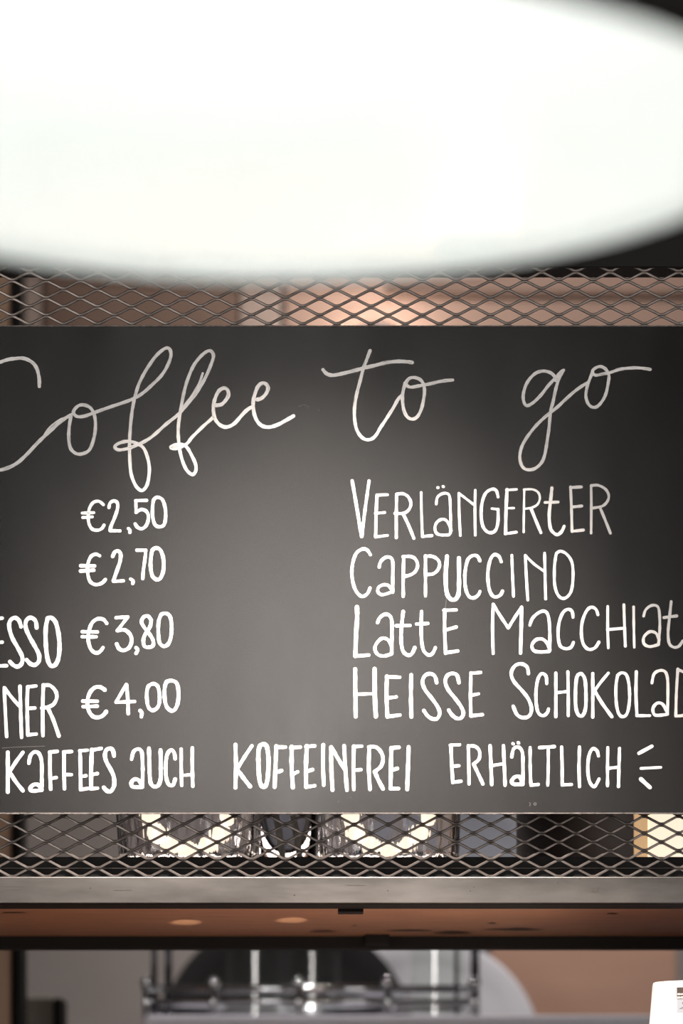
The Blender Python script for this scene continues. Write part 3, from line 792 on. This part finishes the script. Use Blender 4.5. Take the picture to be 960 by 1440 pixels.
# tall tumbler between the lanterns
t = thing('drinking_glass', 'clear drinking glass with pale stripes between the two glass lanterns', 'glass', (at(402, 0, 3.34).x, 3.34, zs))
bm = bmesh.new()
lathe(bm, [(0, 0), (0.024, 0), (0.026, 0.004), (0.034, 0.13), (0.0335, 0.132), (0.032, 0.13), (0.0235, 0.012), (0, 0.010)], 48)
obj('tumbler', bm, M_clear, t, smooth=True)
M_white = mat('pale_stripe', (0.62, 0.66, 0.70), 0.4, noise=(40, (0.5, 0.54, 0.6)))
for s, x0 in ((0, -0.006), (1, 0.010)):
    bm = bmesh.new()
    prev = None
    for k in range(14):
        z = 0.012 + 0.10 * k / 13
        r = 0.0262 + 0.008 * (z - 0.004) / 0.126 + 0.0003
        xx = x0 - 0.016 * (k / 13) ** 1.3 + 0.006
        ring = []
        for w in (-0.0032, -0.001, 0.001, 0.0032):
            a = math.asin(max(-0.95, min(0.95, (xx + w) / r)))
            ring.append(bm.verts.new((r * math.sin(a), -r * math.cos(a), z)))
        if prev:
            for q in range(3):
                bm.faces.new((prev[q], prev[q + 1], ring[q + 1], ring[q]))
        prev = ring
    o = obj('painted_stripe', bm, M_white, t, smooth=True)
    so = o.modifiers.new('film', 'SOLIDIFY'); so.thickness = 0.0002
# grey plate upright and dark canister right of the lanterns
def upright_disc(name, label, cat, c, r, th, m, tilt=0.0, lip=0.006, group=None):
    t = thing(name, label, cat, (c[0], c[1], c[2] - r), group)
    bm = bmesh.new()
    lathe(bm, [(0, 0), (r * 0.72, 0), (r * 0.80, th * 0.4), (r * 0.97, th), (r, th), (r, th - lip * 0.5), (r * 0.82, -0.003), (r * 0.7, -lip), (0, -lip)], 72)
    rot = Matrix.Rotation(math.pi / 2 - tilt, 4, 'X')
    bmesh.ops.transform(bm, matrix=Matrix.Translation((0, 0, r)) @ rot, verts=bm.verts)
    o = obj('dish', bm, m, t, smooth=True)
    return t, o
M_bluegrey = mat('blue_grey_glaze', (0.25, 0.265, 0.31), 0.45, noise=(20, (0.23, 0.245, 0.285)))
wc = at(642, 1226, 5.68)
upright_disc('wall_plate', 'blue-grey round plate on the rear wall, seen through the mesh right of the lanterns', 'plate', (wc.x, 5.685, wc.z), 0.125, 0.010, M_bluegrey)
t = thing('storage_canister', 'dark canister on the shelf beside the lit cream shade', 'canister', (at(812, 0, 3.36).x, 3.36, zs))
bm = bmesh.new()
lathe(bm, [(0, 0), (0.055, 0), (0.058, 0.003), (0.058, 0.13), (0.054, 0.135), (0, 0.135)], 48)
obj('canister_body', bm, M_navy, t, smooth=True)
bm = bmesh.new()
lathe(bm, [(0.0, 0.1352), (0.059, 0.1352), (0.060, 0.138), (0.060, 0.15), (0.055, 0.154), (0.012, 0.155), (0.012, 0.165), (0, 0.166)], 48)
obj('canister_lid', bm, M_black, t, smooth=True)
# lit cream shade at the right
t = thing('table_lamp', 'small lamp with lit cream square shade at the right end of the shelf', 'lamp', (at(958, 0, 3.22).x, 3.22, zs))
M_shade = mat('lit_cream_shade', (0.9, 0.8, 0.62), 0.7, emit=((1.0, 0.86, 0.66), 1.0), noise=(10, (0.86, 0.75, 0.56)))
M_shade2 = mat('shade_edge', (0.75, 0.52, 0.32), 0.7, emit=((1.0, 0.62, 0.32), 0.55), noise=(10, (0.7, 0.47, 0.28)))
bm = BX(-0.05, 0.05, -0.05, 0.05, 0.0, 0.006)
obj('lamp_foot', bm, M_black, t, bevel=0.001)
bm = BX(-0.034, 0.05, -0.045, 0.045, 0.007, 0.12)
obj('lamp_shade', bm, M_shade, t, bevel=0.002)
bm = bmesh.new(); box(bm, -0.0395, -0.0342, -0.045, 0.045, 0.007, 0.12)
obj('shade_side', bm, M_shade2, t, bevel=0.001)

# ------------------------------------------------------------------ coffee machine behind, below the shelf
MD = 4.6                                   # front of the coffee machine
MZ = EYE + (HOR - 1427) * MD / F           # its top
KB = MD / 3.56
mach = thing('coffee_machine', 'stainless coffee machine with chrome cup rail, blurred below the shelf', 'coffee machine', (0.0, MD + 0.30, 0.95))
mz = MZ - 0.95
mx0, mx1 = at(200, 0, MD).x, at(1120, 0, MD).x
obj('machine_body', BX(mx0, mx1, -0.30, 0.22, 0.05, mz), M_stainless, mach, bevel=0.008)
obj('front_trim', BX(mx0 + 0.005, mx1 - 0.005, -0.306, -0.3005, mz - 0.08, mz - 0.02), M_black, mach, bevel=0.002)
for x in (mx0 + 0.05, mx1 - 0.05):
    for y in (-0.22, 0.18):
        bm = bmesh.new()
        tube(bm, [(x, y, 0), (x, y, 0.052)], 0.025, 16)
        obj('machine_foot', bm, M_black, mach)
def my(d): return d - (MD + 0.30)
DR = MD + 0.02
zr = EYE + (HOR - 1391) * DR / F - 0.95
xr0, xr1 = at(205, 0, DR).x, at(668, 0, DR).x
ring = [(xr0, my(DR)), (xr1, my(DR)), (xr1, 0.19), (xr0, 0.19)]
for rz, rr_ in ((zr, 0.0055), (zr - 0.016, 0.004)):
    bm = bmesh.new()
    for i in range(4):
        a, c = ring[i], ring[(i + 1) % 4]
        tube(bm, [(a[0], a[1], rz), (c[0], c[1], rz)], rr_, 12)
    obj('cup_rail', bm, M_chrome, mach, smooth=True)
for px in (206, 300, 420, 545, 667):
    bm = bmesh.new()
    x = at(px, 0, DR).x
    tube(bm, [(x, my(DR), mz - 0.004), (x, my(DR), zr + 0.006)], 0.005, 12)
    b2 = bmesh.ops.create_uvsphere(bm, u_segments=14, v_segments=10, radius=0.0085)['verts']
    for v in b2:
        v.co += Vector((x, my(DR), zr + 0.008))
    obj('rail_post', bm, M_chrome, mach, smooth=True)
# wire rack uprights of the machine, thin chrome rods
for px, w in ((216, 9), (236, 11), (642, 6), (668, 13)):
    bm = bmesh.new()
    x = at(px, 0, DR).x
    tube(bm, [(x, my(DR) + 0.012, mz - 0.004), (x, my(DR) + 0.012, mz + 0.16)], w * DR / F / 2, 14)
    obj('rack_upright', bm, M_rod, mach, smooth=True)
# round pans standing upright on the machine
ZL = MZ - 0.195
dpan = at(403, 1449, 5.36)
upright_disc('round_pan', 'dark round pan standing upright behind the chrome rail, left of the grey plate', 'pan', (dpan.x, 5.36, ZL + 0.1925), 0.192, 0.014, M_darkpan, 0.04)
upright_disc('serving_plate', 'large grey round plate standing upright behind the chrome rail, right of the dark pan', 'plate', (at(596, 0, 5.41).x, 5.41, ZL + 0.1785), 0.178, 0.012, M_greypan, 0.04)
# upside-down glasses in the rail
GL = [(358, 0.040, 0.14, 'left'), (440, 0.038, 0.15, 'middle'), (616, 0.038, 0.15, 'right')]
for (px, r, hgt, nth) in GL:
    d = 4.70
    t = thing('water_glass', nth + ' one of three clear water glasses upside down inside the chrome rail', 'glass', (at(px, 0, d).x, d, MZ + 0.0005), 'water glasses on the machine')
    bm = bmesh.new()
    lathe(bm, [(r, 0), (r * 0.92, hgt), (r * 0.85, hgt + 0.004), (0, hgt + 0.004), (0, hgt - 0.004), (r * 0.82, hgt - 0.006), (r - 0.0022, 0), (r, 0)], 40)
    bmesh.ops.remove_doubles(bm, verts=bm.verts, dist=1e-6)
    obj('tumbler', bm, M_thin, t, smooth=True)
# chrome saucers, seen edge on
for (px, zo, r, lab) in ((498, 0.004, 0.055, 'lower chrome saucer lying in the chrome rail before the dark pan'),
                         (520, 0.020, 0.055, 'upper chrome saucer lying in the chrome rail before the dark pan'),
                         (262, 0.004, 0.055, 'chrome saucer lying at the left end of the chrome rail')):
    bm = bmesh.new()
    lathe(bm, [(0, 0), (r * 0.55, 0), (r * 0.7, 0.002), (r, 0.012), (r * 0.99, 0.0145), (r * 0.68, 0.004), (0, 0.002)], 48)
    o = obj('saucer', bm, M_chrome, smooth=True)
    o.location = (at(px, 0, 4.72).x, 4.72 if px != 262 else 4.70, MZ + zo)
    tag(o, lab, 'saucer', 'chrome saucers in the rail')

# ------------------------------------------------------------------ back counter, front counter, paper cups
bc = thing('back_counter', 'dark back counter under the coffee machine', 'counter', (0, 4.95, 0))
obj('cabinet', BX(-1.3, 1.3, -0.38, 0.55, 0.0, 0.91), M_brownwall, bc)
obj('worktop', BX(-1.32, 1.32, -0.40, 0.57, 0.91, 0.95), M_stainless, bc, bevel=0.003)
tag(obj('wall_ledge', BX(-1.3, 1.3, 5.19, 5.51, 0.9505, ZL), M_black, bevel=0.003), 'black ledge behind the coffee machine carrying the dark pan and grey plate', 'ledge')
fc = thing('front_counter', 'wooden service counter below the picture, in front of the coffee machine', 'counter', (0, 2.95, 0))
obj('counter_front', BX(-1.3, 1.3, -0.22, 0.2, 0.0, 1.155), M_brownwall, fc)
obj('counter_top', BX(-1.34, 1.34, -0.27, 0.24, 1.155, 1.195), M_wood, fc, bevel=0.003)
t = thing('fill_globe', 'added unseen globe light on the front counter for the shelf underside and cup', 'lamp', (0.12, 3.06, 1.1955))  # added glow out of view, brightens the shelf underside and cup
bm = bmesh.new()
lathe(bm, [(0, 0), (0.04, 0), (0.04, 0.006), (0.012, 0.012), (0.012, 0.03), (0, 0.03)], 32)
obj('globe_base', bm, M_black, t, smooth=True)
M_globe = mat('globe_glow', (1, 1, 1), 0.5, emit=((1.0, 0.9, 0.8), 42.0))
bm = bmesh.new()
bmesh.ops.create_uvsphere(bm, u_segments=24, v_segments=16, radius=0.03)
bmesh.ops.translate(bm, vec=(0, 0, 0.0605), verts=bm.verts)
obj('globe', bm, M_globe, t, smooth=True)
CUPD = 3.03
cc = at(976, 1382, CUPD)
ctop = cc.z
def paper_cup(z, label, printed):
    t = thing('paper_cup', label, 'cup', (cc.x, CUPD, z), None)
    R0, R1, H = 0.0445, 0.0352, 0.118
    bm = bmesh.new()
    lathe(bm, [(R0 + 0.0016, 0.0), (R0 + 0.0030, 0.002), (R0 + 0.0016, 0.0045), (R0, 0.005), (R1 + 0.0004, H - 0.0022), (R1, H - 0.0007), (R1 - 0.0009, H), (R1 - 0.0024, H),
               (R1 - 0.003, H - 0.006), (0, H - 0.006), (0, H - 0.0065), (R1 - 0.0035, H - 0.0065), (R0 - 0.0006, 0.004), (R0 + 0.0004, 0.0)], 64)
    edges = [e for e in bm.edges if len(e.link_faces) == 1]
    if edges:
        bmesh.ops.bridge_loops(bm, edges=edges)
    body = obj('cup_body', bm, M_paper, t, smooth=True)
    if printed:
        def patch(name, parts, m, off, label=None):
            b = bmesh.new()
            for (x0, x1, y0, y1) in parts:      # pixels on the photo
                n = 8
                prev = None
                for i in range(n + 1):
                    px = x0 + (x1 - x0) * i / n
                    ring = []
                    for py in (y0, y1):
                        zz = EYE + (HOR - py) * (CUPD - 0.036) / F - z
                        r = R0 + (R1 + 0.0004 - R0) * (zz - 0.005) / (H - 0.0072) + off
                        xx = (px - 976) * (CUPD - 0.036) / F
                        ring.append(b.verts.new((xx, -math.sqrt(max(r * r - xx * xx, 0)), zz)))
                    if prev:
                        b.faces.new((prev[0], ring[0], ring[1], prev[1]))
                    prev = ring
            o = obj(name, b, m, t)
            sm = o.modifiers.new('film', 'SOLIDIFY'); sm.thickness = 0.00012; sm.offset = 1
            if label: o['label'] = label
        Mb = mat('brown_print', (0.075, 0.052, 0.038), 0.6, noise=(80, (0.05, 0.036, 0.027)))
        Ml = mat('pale_label', (0.42, 0.44, 0.48), 0.6, noise=(80, (0.40, 0.42, 0.46)))
        Mw = mat('cream_print', (0.9, 0.82, 0.74), 0.6, noise=(80, (0.85, 0.77, 0.7)))
        Mg = mat('grey_print', (0.07, 0.077, 0.085), 0.6, noise=(80, (0.055, 0.06, 0.067)))
        patch('cup_label', [(946, 1004, 1405, 1424)], Ml, 0.00015, 'pale label panel')
        patch('label_band', [(946, 1004, 1388, 1405)], Mb, 0.00015, 'brown band of the label')
        patch('label_print', [(947, 950.5, 1396.5, 1399), (951, 953.5, 1396.8, 1399), (954, 957, 1396.5, 1399.2), (958, 962, 1396.5, 1399), (963, 968, 1396.5, 1399), (970, 980, 1396.5, 1399),
                              (946.5, 951, 1401.2, 1404), (951.8, 955, 1401, 1404), (956, 960, 1401.2, 1404), (961, 975, 1401.2, 1404), (958.8, 963, 1389, 1395.6)], Mw, 0.0003, 'cream lettering')
        # flower drawing: petals and stem
        fl = []
        for k in range(7):
            a = math.pi * (0.08 + 0.84 * k / 6)
            cx, cy = 960 - 5.2 * math.cos(a) * 1.1, 1412 - 4.2 * math.sin(a)
            fl.append((cx - 1.0, cx + 1.0, cy - 1.6, cy + 0.9))
        fl += [(952.2 + i * 0.9, 953.2 + i * 0.9, 1416.0 + 0.45 * abs(i - 2), 1417.0 + 0.55 * abs(i - 2)) for i in range(6)]
        fl += [(957, 959, 1419, 1421.5), (949.5, 952, 1417.6, 1418.4), (957, 963, 1413.4, 1414.6)]
        patch('flower_print', fl, Mg, 0.0003, 'grey flower drawing')
    return t
zc = ctop - 0.118
obj('raised_ledge', BX(0.15, 0.60, -0.05, 0.20, 1.1955, zc - 0.0002), M_wood, fc, bevel=0.003)
paper_cup(zc, 'white paper cup standing upside down at the lower right, with a brown label', True)

# ------------------------------------------------------------------ things against the back wall
# upper wall panelling seen through the mesh above the board
def panel(name, label, cat, px0, px1, z0, z1, m, d=5.66, th=0.035):
    o = obj(name, BX(at(px0, 0, d).x, at(px1, 0, d).x, d, d + th, z0, z1), m, bevel=0.003)
    return tag(o, label, cat)
M_pan1 = mat('dark_brown_panel', (0.15, 0.09, 0.065), 0.6, noise=(5, (0.12, 0.07, 0.05)), stretch=(6, 1, 1))
M_pan2 = mat('greige_panel', (0.34, 0.27, 0.24), 0.65, noise=(5, (0.31, 0.245, 0.215)))
M_pan3 = mat('rose_brown_panel', (0.32, 0.215, 0.175), 0.6, noise=(5, (0.29, 0.195, 0.155)))
zA = 2.55
panel('wall_cabinet', 'dark brown wall cabinet seen through the mesh above the left of the board', 'cabinet', 62, 334, zA, 3.38, M_pan1)
panel('wall_panel', 'narrow greige panel between the dark cabinet and the rose-brown panel above the board', 'panel', 337, 394, zA, 3.38, M_pan2)
panel('wall_panel', 'wide rose-brown panel seen through the mesh above the right of the board', 'panel', 401, 1060, zA, 3.38, M_pan3)
panel('wall_panel', 'pale slim panel seen through the mesh at the far left above the board', 'panel', -60, 58, zA, 3.38, M_pan2)
zsl = EYE + (HOR - 402) * 5.6 / F
o = obj('wall_shelf', BX(at(540, 0, 5.6).x, at(1060, 0, 5.6).x, 5.645, 5.66, zsl - 0.004, zsl + 0.004), M_pan1, bevel=0.001)
tag(o, 'thin dark shelf on the rose-brown wall panel, seen through the mesh', 'shelf')
sc_c = at(530, 485, 5.6)
t = thing('wall_sconce', 'small glowing wall light just above the blackboard, seen through the mesh', 'lamp', (sc_c.x, 5.66, sc_c.z))
bm = bmesh.new()
lathe(bm, [(0, -0.0005), (0.045, -0.0005), (0.045, -0.012), (0.02, -0.02), (0.012, -0.05), (0, -0.05)][::-1], 32)
bmesh.ops.rotate(bm, cent=(0, 0, 0), matrix=Matrix.Rotation(-math.pi / 2, 3, 'X'), verts=bm.verts)
obj('wall_mount', bm, M_stainless, t, smooth=True)
M_sconce = mat('sconce_glow', (1, 0.9, 0.8), 0.5, emit=((1.0, 0.86, 0.74), 150.0))
bm = bmesh.new()
bmesh.ops.create_uvsphere(bm, u_segments=24, v_segments=16, radius=0.016)
bmesh.ops.translate(bm, vec=(0, -0.075, 0), verts=bm.verts)
obj('glass_globe', bm, M_sconce, t, smooth=True)
# lower wall: brown board at the right, post and tin at the left
o = obj('wood_board', BX(at(690, 0, 5.56).x, at(951, 0, 5.56).x, 5.56, 5.59, 0.0, 1.735), M_brownwall, bevel=0.002)
tag(o, 'brown board standing behind the grey plate at the lower right', 'board')
Mpost = mat('pale_wood_post', (0.42, 0.27, 0.18), 0.6, noise=(20, (0.36, 0.22, 0.14)), stretch=(6, 6, 0.4))
post = obj('trim_1', BX(at(-70, 0, 4.4).x, at(14, 0, 4.4).x, 4.40, 4.49, 0, 3.4), Mpost, bevel=0.003)
tag(post, kind='structure')
ps = obj('trim_2', BX(at(14.3, 0, 4.42).x, at(31, 0, 4.42).x, 4.42, 4.49, 0, 3.4), M_black, bevel=0.001)
tag(ps, kind='structure')
t = thing('storage_tin', 'small olive tin with a dark side at the lower left, blurred behind the shelf', 'tin', (at(60, 0, 4.7).x, 4.76, 0.9505))
Mol = mat('olive_paint', (0.10, 0.085, 0.06), 0.5, noise=(30, (0.085, 0.07, 0.05)))
x0, x1, x2 = (at(p, 0, 4.7).x - at(60, 0, 4.7).x for p in (36, 72, 86))
zt_ = EYE + (HOR - 1402) * 4.7 / F - 0.9505
obj('tin_body', BX(x0, x1, -0.05, 0.05, 0, zt_), Mol, t, bevel=0.003)
obj('tin_side', BX(x1 + 0.0005, x2, -0.04, 0.04, zt_ - 0.25, zt_), M_black, t, bevel=0.003)  # black block along the tin's right side
